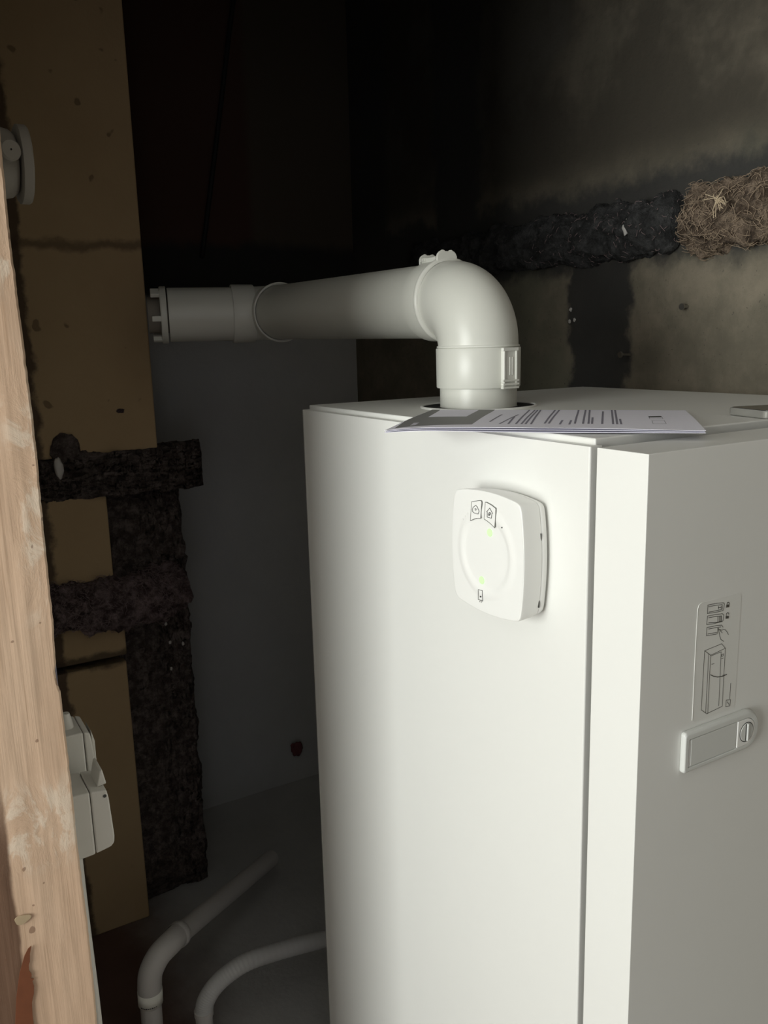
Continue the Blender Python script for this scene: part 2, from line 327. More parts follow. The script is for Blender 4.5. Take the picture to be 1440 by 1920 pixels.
def lump(name, path, rad, m, amp, sc, n=90, step=.004, squash=None):
    P = [Vector(p) for p in path]; L = sum((P[i+1]-P[i]).length for i in range(len(P)-1)); k = max(3, int(L / step / (len(P)-1)))
    pts = spline(P, k); N = len(pts); V = []; F = []; u = None
    for i, p in enumerate(pts):
        t = (pts[min(i+1, N-1)] - pts[max(i-1, 0)]).normalized()
        if u is None: u = t.orthogonal().normalized()
        u = (u - t * u.dot(t)).normalized(); w = t.cross(u); f = i / (N - 1)
        e = min(1, math.sqrt(max(0, 1 - (1 - min(1, min(f, 1 - f) * L / (rad * .7))) ** 2))) * .97 + .03
        for q in range(n):
            a = 2 * PI * q / n; d = u * math.cos(a) + w * math.sin(a); c = p + d * rad
            r = (rad + amp * fn(c, sc, 6)) * e
            V.append(p + d * r)
    for i in range(N - 1):
        for q in range(n):
            a = i * n + q; b = i * n + (q + 1) % n; F.append([a, b, b + n, a + n])
    F.append(list(range(n))[::-1]); F.append([(N-1)*n + q for q in range(n)])
    o = obj(name, V, F, m, None, smooth=True); o['_tmp'] = 0; del o['_tmp']
    return o, V
def fibres(name, V, m, parent, count, ln, thick, ctr, side=Vector((-1, -.6, .2))):
    cu = bpy.data.curves.new(name, 'CURVE'); cu.dimensions = '3D'; cu.bevel_depth = thick; cu.bevel_resolution = 0
    for k in range(count):
        p = Vector(random.choice(V)); d = Vector([random.uniform(-1, 1) for _ in range(3)]).normalized(); b = Vector([random.uniform(-1, 1) for _ in range(3)])
        out = (p - ctr(p)).normalized(); l = ln * random.uniform(.4, 1.2)
        sp = cu.splines.new('POLY'); sp.points.add(4)
        for i in range(5):
            s = i / 4 - .5
            q = p + out * (thick + l * .22 * (1 - 4 * s * s) * random.uniform(.6, 1)) + (d - out * d.dot(out)) * l * s + b * (s * s * l * .7)
            sp.points[i].co = (*q, 1)
    cu.materials.append(MAT[m]); o = bpy.data.objects.new(name, cu); COL.objects.link(o); o['kind'] = 'stuff'
    return attach(o, parent)
# ledge of fibrous mortar on the right wall
o, V = lump('fibrous_mortar', [(.745, .588, 1.618), (.745, .45, 1.618), (.745, .2, 1.622)], .054, 'fibre_brown', .020, 22)
tag(o, 'thick lump of coarse brown fibrous mortar on the right wall, above the clear edged device', 'mortar')
fibres('loose_fibres', V, 'hair_b', o, 1500, .024, .00045, lambda p: Vector((.745, p.y, 1.627)))
o, V = lump('sooty_mortar', [(.755, 1.5, 1.62), (.752, 1.0, 1.622), (.748, .600, 1.622)], .052, 'soot_shade', .016, 20)
tag(o, 'black sooty mortar ledge on the right wall, running behind the pipe elbow', 'mortar')
fibres('loose_fibres', [v for v in V if v[1] < 1.0], 'hair_d', o, 350, .014, .0004, lambda p: Vector((.75, p.y, 1.62)))
# left masses on the pier
o, V = lump('fibrous_mortar', [(-.31, 1.45, .842), (-.2, 1.445, .838), (-.06, 1.45, .842), (.03, 1.47, .85)], .055, 'fibre_dark', .022, 22)
tag(o, 'dark purplish fibrous mortar sagging from a joint of the tan pier', 'mortar')
fibres('loose_fibres', [v for v in V if v[0] < -.02], 'hair_d', o, 1100, .022, .0005, lambda p: Vector((p.x, 1.45, .84)))
# straw tuft caught in the ledge
cu = bpy.data.curves.new('straw_tuft', 'CURVE'); cu.dimensions = '3D'; cu.bevel_depth = .0006; cu.bevel_resolution = 1
for k in range(13):
    a = random.uniform(0, 2 * PI); l = random.uniform(.012, .030); c = Vector((.672, .472, 1.634)); d = Vector((random.uniform(-.35, .1), math.cos(a), math.sin(a))) * l
    sp = cu.splines.new('POLY'); sp.points.add(2); j = Vector((0, random.uniform(-.004, .004), random.uniform(-.004, .004)))
    for i, q in enumerate((c - d * .35 + j, c + d * .4 + j * 1.5, c + d + Vector((0, 0, -.003)))): sp.points[i].co = (*q, 1)
cu.materials.append(MAT['straw']); o = bpy.data.objects.new('straw_tuft', cu); COL.objects.link(o); o['kind'] = 'stuff'
tag(o, 'small pale straw tuft sticking out of the brown fibrous mortar', 'straw')

def blob(name, c, r, m, label, cat, group=None, amp=.35, flat=(1, 1, 1)):
    bm = bmesh.new(); bmesh.ops.create_icosphere(bm, subdivisions=3, radius=1)
    V = []; c = Vector(c)
    for v in bm.verts:
        d = v.co.normalized(); q = d * (1 + amp * fn(d + c * 40, 1.3)); V.append(c + Vector((q.x * flat[0], q.y * flat[1], q.z * flat[2])) * r)
    F = [[v.index for v in f.verts] for f in bm.faces]; bm.free()
    return tag(obj(name, V, F, m, None, smooth=True), label, cat, group)
blob('plaster_fleck', (.690, .69, 1.619), .0095, 'fleck', 'white plaster fleck stuck on the black ledge of the right wall', 'fleck', None, .5, (.5, .8, 1.4))
blob('plaster_fleck', (-.095, 1.449, 1.281), .007, 'fibre_dark', 'small pale fleck on the tan pier, level with the cabinet top', 'fleck', None, .4, (1.2, .4, .7))
for i, (y, z) in enumerate(((.897, 1.477), (.885, 1.455), (.900, 1.452))):
    blob('plaster_fleck', (.748, y, z), .0035, 'fleck', 'tiny pale fleck in the dark upright joint of the right wall', 'fleck', 'three flecks close together on the right wall', .4, (.5, 1, 1.2))
for i, (x, z) in enumerate(((-.018, .872), (-.025, .80), (-.027, .757), (-.02, .708), (.012, .698), (-.022, .64))):
    blob('plaster_fleck', (x, 1.464, z), .0032, 'fleck', 'tiny pale fleck on the dark rubble beside the tan pier', 'fleck', 'flecks on the dark rubble', .4, (1, .5, 1.5))
blob('dark_stone', (-.222, 1.447, 1.205), .032, 'rubble', 'dark reddish stone bulging in the corner of the tan pier', 'stone', None, .25, (1, .25, 1.1))
blob('mortar_smear', (-.243, 1.425, 1.168), .014, 'pvc', 'grey slanting mortar smear on the corner of the tan pier', 'mortar', None, .25, (.7, .5, 1.7)).rotation_euler = (0, 0, 0)
# nail with a bit of web on the right wall
nl = MB().tube([(.755, .588, 1.469), (.735, .588, 1.469)], .0028, 12); nl.lathe([(0, .0001), (0, .0062), (.002, .0062), (.002, .0001)], (.7345, .588, 1.469), (-1, 0, 0), 16)
tag(nl.out('nail', 'steel'), 'nail head in the right wall below the fibrous ledge', 'nail')
nl = MB().tube([(.755, .723, 1.381), (.722, .724, 1.382)], .0026, 12); nl.lathe([(0, .0001), (0, .0065), (.003, .0060), (.003, .0001)], (.7215, .724, 1.382), (-1, 0, 0), 16)
tag(nl.out('screw', 'steel'), 'screw sticking out of the right wall just above the cabinet top', 'screw')
# leaning cable on the back wall
tag(MB().tube(spline([(.428, 1.845, 2.45), (.395, 1.85, 2.32), (.335, 1.85, 2.02), (.262, 1.85, 1.66)], 8), .0065, 12).out('cable', 'cable', smooth=True), 'black cable leaning across the dark back wall', 'cable')
blob('red_tag', (.470, 1.84, .125), .022, 'red', 'dim red scrap on the back wall beside the cabinet', 'scrap', None, .5, (.9, .2, 1.1))

# ============================================================= wooden post of the opening
EDGE = [(0, -.4365), (.661, -.4365), (.709, -.4355), (.798, -.4352), (.879, -.4368), (.962, -.4362), (1.03, -.4367), (1.068, -.4372), (1.082, -.4395), (1.091, -.4408), (1.10, -.4385), (1.149, -.4367), (1.24, -.4363), (1.321, -.4349), (1.368, -.4350), (1.43, -.4360), (1.524, -.4378), (1.625, -.4366), (2.4, -.4366)]
def edge(z):
    for (a, x), (b, y) in zip(EDGE, EDGE[1:]):
        if a <= z <= b: return x + (y - x) * (z - a) / (b - a)
    return EDGE[-1][1]
post = thing('wooden_post', 'raw wooden post smeared with plaster at the left edge', 'post', (-.51, .43, 0))
nx, nz = 60, 900; V = []; F = []
for j in range(nz + 1):
    z = 2.3 * j / nz; e = edge(z) + .0007 * fn((z, 0, 3), 60, 3)
    for i in range(nx + 1):
        a = i / nx; x = -.585 + (e + .585) * a
        w = math.sin(1.1 + z * 1.3 + a * 2) * .0008 + .0008 * fn((x * 6, z * .8, 1), 8, 3)
        dep = .0035 * max(0, (a - .985) / .015) ** 2
        V.append((x, .39 + w + dep, z))
for j in range(nz):
    for i in range(nx): k = j * (nx + 1) + i; F.append([k, k + 1, k + nx + 2, k + nx + 1])
# solid: back and sides
base = len(V)
for j in range(nz + 1): V.append((V[j*(nx+1)+nx][0] - .0008, .425, V[j*(nx+1)+nx][2]))
for j in range(nz): F.append([j*(nx+1)+nx, base + j, base + j + 1, (j+1)*(nx+1)+nx])
b2 = len(V)
V += [(-.585, .425, 0), (-.585, .425, 2.3)]
F.append([b2] + [base + j for j in range(nz + 1)] + [b2 + 1])
F.append([j*(nx+1) for j in range(nz + 1)][::-1] + [b2]  + [b2 + 1][:0] + [b2 + 1])
obj('plank', V, F, 'wood', post, smooth=False, auto=50)
MB().box((-.585, .4255, 0), (-.4338, .468, 2.3)).out('backing_strip', 'bluepaint', post, bevel=.001, label='blue grey painted strip behind the raw plank')
def patch(name, pts, y, m, parent, th=.0006, label=None):
    return MB().prism([(x, y, z) for x, z in pts], (0, -th, 0)).out(name, m, parent, label=label)
pts = []
for k in range(22):
    a = 2 * PI * k / 22; r = .0085 * (1 + .12 * math.sin(3 * a + 1)); pts.append((-.5005 + r * math.cos(a) * .95, .824 + r * math.sin(a) * .62))
patch('knot', pts, .3890, 'knot', post, .0008, 'oval grey knot low on the post')
patch('stained_patch', [(-.495, .790), (-.4975, .781), (-.4985, .772), (-.500, .7685), (-.5005, .762), (-.4985, .757), (-.4985, .7535), (-.5, .752), (-.4965, .7495), (-.4985, .7475), (-.4975, .741), (-.4985, .732), (-.5015, .722), (-.5025, .705), (-.502, .68), (-.512, .66), (-.522, .66), (-.521, .70), (-.516, .735), (-.510, .762), (-.503, .781), (-.4985, .788)], .3882, 'stain', post, .0006, 'reddish brown torn patch low on the post')

# ============================================================= flue
ZA = 1.476; FX, FY = .172, .468
flue = thing('flue_pipe', 'off-white flue pipe elbowing from the cabinet top towards the back wall', 'pipe', (FX, FY, 1.327))
MB().lathe([(1.3268, .0545), (1.42, .0545)], (FX, FY, 0), (0, 0, 1), 96, True).out('vertical_pipe', 'flue', flue, auto=40)
MB().lathe([(1.3535, .0550), (1.354, .0585), (1.3555, .0592), (1.4075, .0596), (1.4088, .0590), (1.4088, .0545)], (FX, FY, 0), (0, 0, 1), 96).out('collar', 'flue', flue, auto=30)
# elbow with a tight bend
R = .066; path = [Vector((FX, FY, 1.400)), Vector((FX, FY, 1.408))]; rad = [.0563, .0563]
for k in range(1, 33):
    a = (PI / 2) * k / 32; path.append(Vector((FX, FY + R * (1 - math.cos(a)), ZA - R + R * math.sin(a)))); rad.append(.0562 + .0012 * math.sin(a * 2))
path.append(Vector((FX, FY + R + .006, ZA))); rad.append(.0562)
MB().tube(path, rad, 96, False).out('elbow', 'flue', flue, smooth=True)
MB().lathe([(1.4086, .0555), (1.4096, .0582), (1.4112, .0585), (1.4122, .0566), (1.4130, .0560)], (FX, FY, 0), (0, 0, 1), 96).out('collar_lip', 'flue_rim', flue, smooth=True)
MB().lathe([(.066, .0560), (.0665, .0595), (.069, .0612), (.072, .0612), (.0745, .0598), (.075, .0575)], (FX, FY, ZA), (0, 1, .012), 96).out('socket_rim', 'flue_rim', flue, smooth=True, label='pale rim where the elbow socket begins')
MB().lathe([(.074, .0585), (.076, .0592), (.108, .0586), (.1092, .0578), (.1092, .0545)], (FX, FY, ZA), (0, 1, .012), 96).out('socket', 'flue', flue, auto=30)
MB().lathe([(.09, .0545), (.685, .0545)], (FX, FY, ZA), (0, 1, .012), 96).out('horizontal_pipe', 'flue', flue, auto=40)
z2 = ZA + .67 * .012
MB().lathe([(.667, .0575), (.6655, .0592), (.6665, .0603), (.6690, .0603), (.6700, .0590), (.6700, .0555)], (FX, FY, ZA), (0, 1, .012), 96).out('sealing_rim', 'flue_rim', flue, smooth=True, label='thin bright rim ring on the far socket')
MB().lathe([(.670, .0575), (.700, .0575), (.7005, .054)], (FX, FY, ZA), (0, 1, .012), 96).out('far_socket', 'flue', flue, auto=30)
E1 = Vector((FX, FY + .685, ZA + .0084)); R2 = .058; ang = math.radians(74); path = []
for k in range(0, 21):
    a = ang * k / 20; path.append(E1 + Vector((-R2 * (1 - math.cos(a)), R2 * math.sin(a), 0)))
D = Vector((-math.sin(ang), math.cos(ang), 0)); E2 = path[-1]
MB().tube(path, .0555, 80, False).out('far_elbow', 'flue', flue, smooth=True)
q = E2 - D * .012
MB().lathe([(0, .0550), (.0008, .0588), (.003, .0596), (.0455, .0600), (.047, .0592), (.047, .0550)], q, D, 96).out('coupler', 'flue', flue, auto=30)
MB().lathe([(.03, .0545), (.176, .0545)], q, D, 96).out('end_pipe', 'flue', flue, auto=40)
cap = MB().lathe([(.179, .0535), (.179, .0575), (.190, .0575), (.192, .0560), (.192, .046), (.179, .046)], q, D, 96)
for k in range(6):
    a = 2 * PI * (k + .35) / 6; u = Vector((0, 0, 1)); w = D.cross(u); r = u * math.cos(a) + w * math.sin(a); t = D.cross(r)
    cap.obox(q + D * .195 + r * .052, t * .0055, r * .0045, D * .014)
cap.out('end_cap', 'flue', flue, bevel=.001, label='ring with lugs closing the pipe end')
MB().lathe([(.15, .036), (.216, .036), (.216, .030)], q, D, 48).out('inner_pipe', 'box', flue, auto=40)

def clip(name, center, out, up, w, h, parent):
    out = Vector(out).normalized(); up = Vector(up).normalized(); t = up.cross(out); c = Vector(center)
    b = MB()
    b.obox(c + out * .0005, t * w, out * .0022, up * h)
    b.obox(c + out * .003 + up * (h - .002), t * (w + .002), out * .0022, up * .0022)
    for s in (-1, 1): b.obox(c + out * .003 + t * s * (w - .001) , t * .0012, out * .0018, up * (h - .004))
    for k in (0, 1, 2): b.obox(c + out * .0032 - up * (h - .0015 - k * .0048), t * (w + .0028), out * .0026, up * .0014)
    b.obox(c + out * .003 + up * .003, t * .0010, out * .0008, up * (h * .45)); b.obox(c + out * .003 + t * .004 + up * .003, t * .0008, out * .0008, up * (h * .45))
    return b.out(name, 'flue_rim', parent, bevel=.0006)
a = math.radians(-84); dr = Vector((math.cos(a), math.sin(a), 0))
clip('collar_clip', Vector((FX, FY, 1.3805)) + dr * .0597, dr, (0, 0, 1), .0125, .0275, flue)
# clip on top of the elbow socket, with scalloped end plates
a = math.radians(97); dr = Vector((math.cos(a), 0, math.sin(a)))
clip('socket_clip', Vector((FX, FY + .092, ZA)) + dr * .0597, dr, (0, -1, 0), .0125, .0195, flue)
def scallop(y, w, h, th, dx=0.0):
    prof = [(-1, -.5), (-1, .25), (-.9, .55), (-.74, .78), (-.6, .86), (-.46, 1.0), (-.30, .96), (-.18, .84), (.18, .84), (.30, .96), (.46, 1.0), (.6, .86), (.74, .78), (.9, .55), (1, .25), (1, -.5)]
    return MB().prism([(FX - .005 + dx + a_ * w, y, ZA + .0595 + b_ * h) for a_, b_ in prof], (0, th, 0))
scallop(FY + .066, .0175, .0125, .004).out('clip_end_plate', 'flue_rim', flue, bevel=.0008)
scallop(FY + .113, .0165, .0105, .003).out('clip_end_plate', 'flue_rim', flue, bevel=.0008)
# ============================================================= cabinet
H = 1.32
cab = thing('boiler_cabinet', 'tall white sheet metal heating cabinet', 'cabinet', (.3, .35, 0))
b = MB().box((.014, .078, .03), (.588, .676, 1.312)); b.out('carcass', 'white_edge', cab)
b = MB()   # folded side sheet with returns front and back
b.prism([(0, .0715, .02), (.0012, .0703, .02), (.016, .0703, .02), (.016, .0720, .02), (.0016, .0720, .02), (.0016, .6884, .02), (.016, .6884, .02), (.016, .69, .02), (.0012, .69, .02), (0, .6888, .02)], (0, 0, H - .02))
b.box((.0004, .0712, H - .0016), (.014, .6894, H))
b.out('side_panel', 'white', cab, bevel=.0007)
b = MB().prism([(.6, .0715, .02), (.6, .69, .02), (.584, .69, .02), (.584, .0715, .02)], (0, 0, H - .02)); b.out('side_panel', 'white', cab, bevel=.001)
b = MB().box((.0, .6895, .02), (.6, .6905, H)); b.out('back_panel', 'white_edge', cab)
b = MB().box((.0125, .0765, 1.3125), (.590, .692, 1.3262)); b.out('top_panel', 'white', cab, bevel=.0016, seg=3)
fr = MB().lathe([(1.3262, .0830), (1.3275, .0830), (1.3290, .0812), (1.3282, .0795), (1.3262, .0795)], (FX, FY, 0), (0, 0, 1), 96); fr.out('flue_opening_ring', 'white', cab, smooth=True)
MB().lathe([(1.3263, .0556), (1.3268, .0556), (1.3268, .0795), (1.3263, .0795)], (FX, FY, 0), (0, 0, 1), 96).out('flue_seal', 'black', cab)
# door: L-shaped sheet pan wrapping round the left corner
dz0 = .05
b = MB()
b.box((0, 0, dz0), (.6, .0016, H)); b.box((0, .0002, dz0), (.0016, .0615, H)); b.box((.5984, .0002, dz0), (.6, .0615, H))
b.box((.0004, .0004, H - .0016), (.5996, .0612, H)); b.box((.0004, .0004, dz0), (.5996, .0612, dz0 + .0016))
b.box((.0004, .0600, dz0), (.010, .0615, H - .0004))
door = b.out('door', 'white', cab, bevel=.0011, seg=3)
MB().box((.0140, .0615, .05), (.586, .0785, 1.3095)).out('door_seal', 'slot', cab)
MB().box((.010, .0630, 1.288), (.0145, .0700, 1.296)).out('hinge_pin', 'slot', cab)

# sticker with the opening pictograms
b = MB(); pts = [(.0738, 1.0535), (.0733, 1.129), (.0738, 1.166), (.0752, 1.1700), (.0790, 1.1715), (.1325, 1.1715), (.1362, 1.170), (.1375, 1.166), (.1375, 1.0565), (.136, 1.0525), (.132, 1.051), (.077, 1.051)]
b.prism([(x, -.00002, z) for x, z in pts], (0, -.00022, 0)); stk = b.out('sticker', 'sticker', door, label='translucent instruction sticker')
b = MB()
P = [(x, -.0003, z) for x, z in pts[1:5]] ; b.tube([(.0737, -.0004, 1.0535)] + P, .00022, 6); b.out('sticker_edge', 'plastic', door)
def strokes(polys, wd, f, nrm):   # flat ribbons lying on a plane; f maps 2D to 3D
    mb = MB()
    for pl in polys:
        for (a, c) in zip(pl, pl[1:]):
            A = Vector(a); C = Vector(c); d = C - A
            if d.length < 1e-6: continue
            d.normalize(); n = Vector((-d.y, d.x)) * wd / 2; A = A - d * wd * .4; C = C + d * wd * .4
            V = [f(A + n), f(C + n), f(C - n), f(A - n)]; k = [v + nrm for v in V]
            mb.add(V + k, [[0, 1, 2, 3], [4, 5, 6, 7], [0, 1, 5, 4], [1, 2, 6, 5], [2, 3, 7, 6], [3, 0, 4, 7]])
    return mb
def fd(p): return Vector((p[0], -.00030, p[1]))
mb = strokes(STK[:19], .00052, fd, Vector((0, -.00015, 0)))
for V_, F_ in [(strokes(STK[19:], .00042, fd, Vector((0, -.00015, 0))).V, None)]: pass
m2 = strokes(STK[19:], .00046, fd, Vector((0, -.00015, 0))); mb.add(m2.V, m2.F)
m2 = strokes([STK[25]], .0008, fd, Vector((0, -.0002, 0))); mb.add(m2.V, m2.F)
for q in LOCK: mb.prism([(x, -.0003, z) for x, z in q], (0, -.0002, 0))
m2 = strokes(SHK, .0006, fd, Vector((0, -.0002, 0))); mb.add(m2.V, m2.F)
mb.out('pictogram', 'sline', door, label='dark line drawings of latch positions, two padlocks and a cabinet')
MB().lathe([(0, .0001), (0, .0008), (.0002, .0008), (.0002, .0001)], (.1322, 0, 1.1697), (0, -1, 0), 16).out('white_dot', 'plastic', door)

# latch: raised frame with rounded far end, inner lever, turning knob
def rrect(x0, x1, z0, z1, rl, rr, n=10):
    out = []
    for cx, cz, a0, r in ((x1 - rr, z1 - rr, PI/2, rr), (x1 - rr, z0 + rr, 0, rr), (x0 + rl, z0 + rl, -PI/2, rl), (x0 + rl, z1 - rl, PI, rl)):
        for k in range(n + 1): a = a0 - (PI / 2) * k / n; out.append((cx + r * math.cos(a), cz + r * math.sin(a)))
    return out
def plate(o0, o1, y0, y1, y2, inner=None):   # outline o0 at y0 -> o1 at y1, capped or with a hole
    mb = MB(); n = len(o0)
    rings = [[(x, y0, z) for x, z in o0], [(x, y0 + (y1 - y0) * .7, z) for x, z in o0], [(x, y1, z) for x, z in o1]]
    if inner: rings += [[(x, y1, z) for x, z in inner], [(x, y2, z) for x, z in inner]]
    V = [v for r in rings for v in r]; F = []
    for i in range(len(rings) - 1):
        for k in range(n): F.append([i*n + k, i*n + (k+1) % n, (i+1)*n + (k+1) % n, (i+1)*n + k])
    F.append([(len(rings)-1)*n + k for k in range(n)]); F.append(list(range(n))[::-1])
    return mb.add(V, F)
o0 = rrect(.0585, .1700, 1.0030, 1.0455, .0035, .0190); o1 = rrect(.0592, .1690, 1.0050, 1.0430, .0032, .0175); inn = rrect(.0640, .1640, 1.0085, 1.0380, .0012, .0145)
plate(o0, o1, -.0002, -.0062, -.0045, inn).out('latch_frame', 'latch', door, bevel=.0007, auto=40)
MB().box((.0675, -.0058, 1.0092), (.1350, -.0030, 1.0373)).out('latch_lever', 'latch', door, bevel=.0006)
MB().box((.0648, -.0056, 1.0095), (.0666, -.0030, 1.0370)).out('latch_stop', 'plastic', door, bevel=.0003)
kp = rrect(.1362, .1635, 1.0090, 1.0375, .0010, .0140); mb = MB(); mb.prism([(x, -.0030, z) for x, z in kp], (0, -.0035, 0)); mb.out('knob_plate', 'plastic', door, bevel=.0005)
mb = MB().lathe([(.0064, .0001), (.0064, .0098), (.0072, .0098), (.0072, .0001)], (.1500, 0, 1.0232), (0, -1, 0), 48); mb.box((.1492, -.0090, 1.0140), (.1510, -.0070, 1.0324))
mb.out('turn_knob', 'latch', door, bevel=.0003, auto=40, label='round knob with a raised bar')
mb = MB().lathe([(.0065, .0099), (.0067, .0099), (.0067, .0107), (.0065, .0107)], (.1500, 0, 1.0232), (0, -1, 0), 48); mb.box((.1476, -.0074, 1.0142), (.1490, -.0064, 1.0322)); mb.out('knob_gap', 'slot', door)

# ============================================================= gateway on the side panel
GY, GZ = .1802, 1.2004; HW, HH = .0610, .0660; TF = .0385
def side_h(z): return HW - .0055 * (z / .0605) ** 2
def outline(t, s=1.0):
    c, d = math.cos(t), math.sin(t); lo, hi = 0, .12
    for _ in range(36):
        r = (lo + hi) / 2; y, z = abs(r * c), abs(r * d)
        Y = HW - .0055 * (min(z, .066) / .0605) ** 2; Z = HH - .0055 * (min(y, .061) / .055) ** 2
        if (y / Y) ** 22 + (z / Z) ** 22 > 1: hi = r
        else: lo = r
    return lo * c * s, lo * d * s
gw = thing('wireless_gateway', 'white pillow-shaped gateway box with green lights on the cabinet side', 'gateway', (0, GY, GZ))
n = 300; V = [(-TF + .0016, GY, GZ)]; F = []
rings = []
for r, dx in ((.008, .0016), (.018, .0016), (.028, .0016), (.0345, .0016), (.0365, .0014), (.0385, .0007), (.0405, .0002), (.0425, 0), (.0455, .0003), (.0480, .0009), (.0500, .0011), (.0515, .0011)):
    rings.append([(-TF + dx, GY + r * math.cos(2*PI*k/n), GZ + r * 1.04 * math.sin(2*PI*k/n)) for k in range(n)])
for f, dx in ((.25, .0011), (.5, .0010), (.75, .0010), (.93, .0011)):
    rings.append([(-TF + dx, GY + (1-f) * .0515 * math.cos(2*PI*k/n) + f * outline(2*PI*k/n)[0], GZ + (1-f) * .0515 * 1.04 * math.sin(2*PI*k/n) + f * outline(2*PI*k/n)[1]) for k in range(n)])
for s, x in ((.978, -TF + .0012), (.988, -TF + .0013), (.996, -TF + .0016), (.9995, -TF + .0023), (1.0, -TF + .0032), (.9995, -TF + .0045), (.996, -.030), (.985, -.020), (.968, -.0125), (.960, -.0122)):
    rings.append([(x, GY + outline(2*PI*k/n, s)[0], GZ + outline(2*PI*k/n, s)[1]) for k in range(n)])
for r in rings: V += r
for k in range(n): F.append([0, 1 + k, 1 + (k + 1) % n])
for i in range(len(rings) - 1):
    for k in range(n): a = 1 + i*n; F.append([a + k, a + (k+1) % n, a + n + (k+1) % n, a + n + k])
F.append([1 + (len(rings)-1)*n + k for k in range(n)])
cover = obj('front_cover', V, F, 'plastic', gw, auto=27)
V = []; F = []; rr = [(.955, -.0120), (.966, -.0118), (.960, -.008), (.940, -.0040), (.90, -.0026), (.86, -.0024), (.80, -.0022), (.80, -.0001)]
for s, x in rr: V += [(x, GY + outline(2*PI*k/n, s)[0], GZ + outline(2*PI*k/n, s)[1]) for k in range(n)]
for i in range(len(rr) - 1):
    for k in range(n): F.append([i*n + k, i*n + (k+1) % n, (i+1)*n + (k+1) % n, (i+1)*n + k])
F.append(list(range(n))[::-1]); F.append([(len(rr)-1)*n + k for k in range(n)])
obj('back_shell', V, F, 'plastic', gw, smooth=True)
for z in (.0225, -.0430):
    yo = GY - side_h(z) * .964; MB().box((-.0137, yo - .0003, GZ + z - .0062), (-.0125, yo + .003, GZ + z + .0062)).out('vent_slot', 'slot', gw)
DX = -TF - .0001
def fg(p): return Vector((DX, p[0], p[1]))
for i in (0, 1):
    P = [Vector((DX + .0004, y, z)) for y, z in ICON[i][:-1]]
    MB().prism(P, (-.0006, 0, 0)).out('button', 'plastic', gw, bevel=.0003)
    strokes([ICON[i]], .00055, fg, Vector((-.0004, 0, 0))).out('button_gap', 'line', gw)
f2 = lambda p: Vector((DX - .0006, p[0], p[1]))
strokes([ICON[2], ICON[3], ICON[4]], .00042, f2, Vector((-.0002, 0, 0))).out('cloud_icon', 'darkink', gw)
strokes(ICON[5:9], .00042, f2, Vector((-.0002, 0, 0))).out('house_icon', 'darkink', gw)
mb = strokes(ICON[9:12], .00045, lambda p: Vector((DX + .0000, p[0], p[1])), Vector((-.0003, 0, 0)))
mb.lathe([(0, .0001), (0, .0009), (.0003, .0009), (.0003, .0001)], (DX, .1881, 1.1514), (-1, 0, 0), 12); mb.out('appliance_icon', 'darkink', gw)
MB().lathe([(0, .0001), (0, .0008), (.0005, .0008), (.0005, .0001)], (DX + .0001, .152, 1.2334), (-1, 0, 0), 12).out('reset_hole', 'slot', gw)
for y, z in ((.174, 1.2238), (.1878, 1.1694)):
    MB().lathe([(0, .0001), (0, .0043), (.0004, .0040), (.0004, .0001)], (-TF + .0013, y, z), (-1, 0, 0), 24).out('indicator_light', 'led', gw, label='green lit indicator')
for y, z in ((.2108, 1.2383), (.2154, 1.2343), (.22, 1.23), (.1571, 1.2378)):
    MB().lathe([(0, .0001), (0, .0010), (.0004, .0008), (.0004, .0001)], (-TF + .0007, y, z), (-1, 0, 0), 12).out('signal_light', 'plastic', gw)

# ============================================================= booklet lying across the corner of the cabinet top
BK0 = Vector((-.1135, .2540)); U = (Vector((.1066, .0265)) - BK0); LU = U.length; U.normalize(); Wv = Vector((-U.y, U.x)); LV = .245
def bz(u, v, k=0):
    z = 1.3278 + .0005 * k
    z += .0022 * max(0, 1 - u / .5) * (1 if k >= 0 else 0) + .0010 * math.sin(v * 5) * v
    z += .0018 * k * (1 - .6 * v) * (.35 + .65 * math.sin(PI * min(1, u * 1.05)) )
    z -= .0030 * max(0, 1 - u / .18) ** 2 * (1 - v)
    return z
def bp(u, v, k=0):
    p = BK0 + U * (u * LU) + Wv * (v * LV); return Vector((p.x, p.y, bz(u, v, k)))
book = thing('instruction_booklet', 'folded printed booklet overhanging the corner of the cabinet top', 'booklet', (BK0.x + .11, BK0.y, 1.327))
def sheet(name, k, m, th=.00035, u0=0, u1=1, v0=0, v1=1, lift=0.0, nu=48, nv=30, label=None, sk=0.0):
    V = []; F = []
    for lv in (0, 1):
        for j in range(nv + 1):
            for i in range(nu + 1):
                v = v0 + (v1 - v0) * j / nv; u = u0 + (u1 - u0) * i / nu + sk * v; p = bp(u, v, k); p.z += lift + th * lv; V.append(p)
    N = (nu + 1) * (nv + 1)
    for j in range(nv):
        for i in range(nu):
            a = j * (nu + 1) + i; q = [a, a + 1, a + nu + 2, a + nu + 1]; F += [q[::-1], [x + N for x in q]]
    def side(idx):
        for a, c in zip(idx, idx[1:]): F.append([a, c, c + N, a + N])
    side([i for i in range(nu + 1)]); side([nv*(nu+1) + i for i in range(nu + 1)][::-1]); side([j*(nu+1) for j in range(nv + 1)][::-1]); side([j*(nu+1) + nu for j in range(nv + 1)])
    return obj(name, V, F, m, book, auto=40, label=label)
sheet('page', 0, 'paper', v0=.0); sheet('page', 1, 'paper', u0=.002, v0=.004, u1=.998); cov = sheet('cover', 2, 'paper')
def loc2(p): d = Vector(p) - BK0; return d.dot(U) / LU, d.dot(Wv) / LV
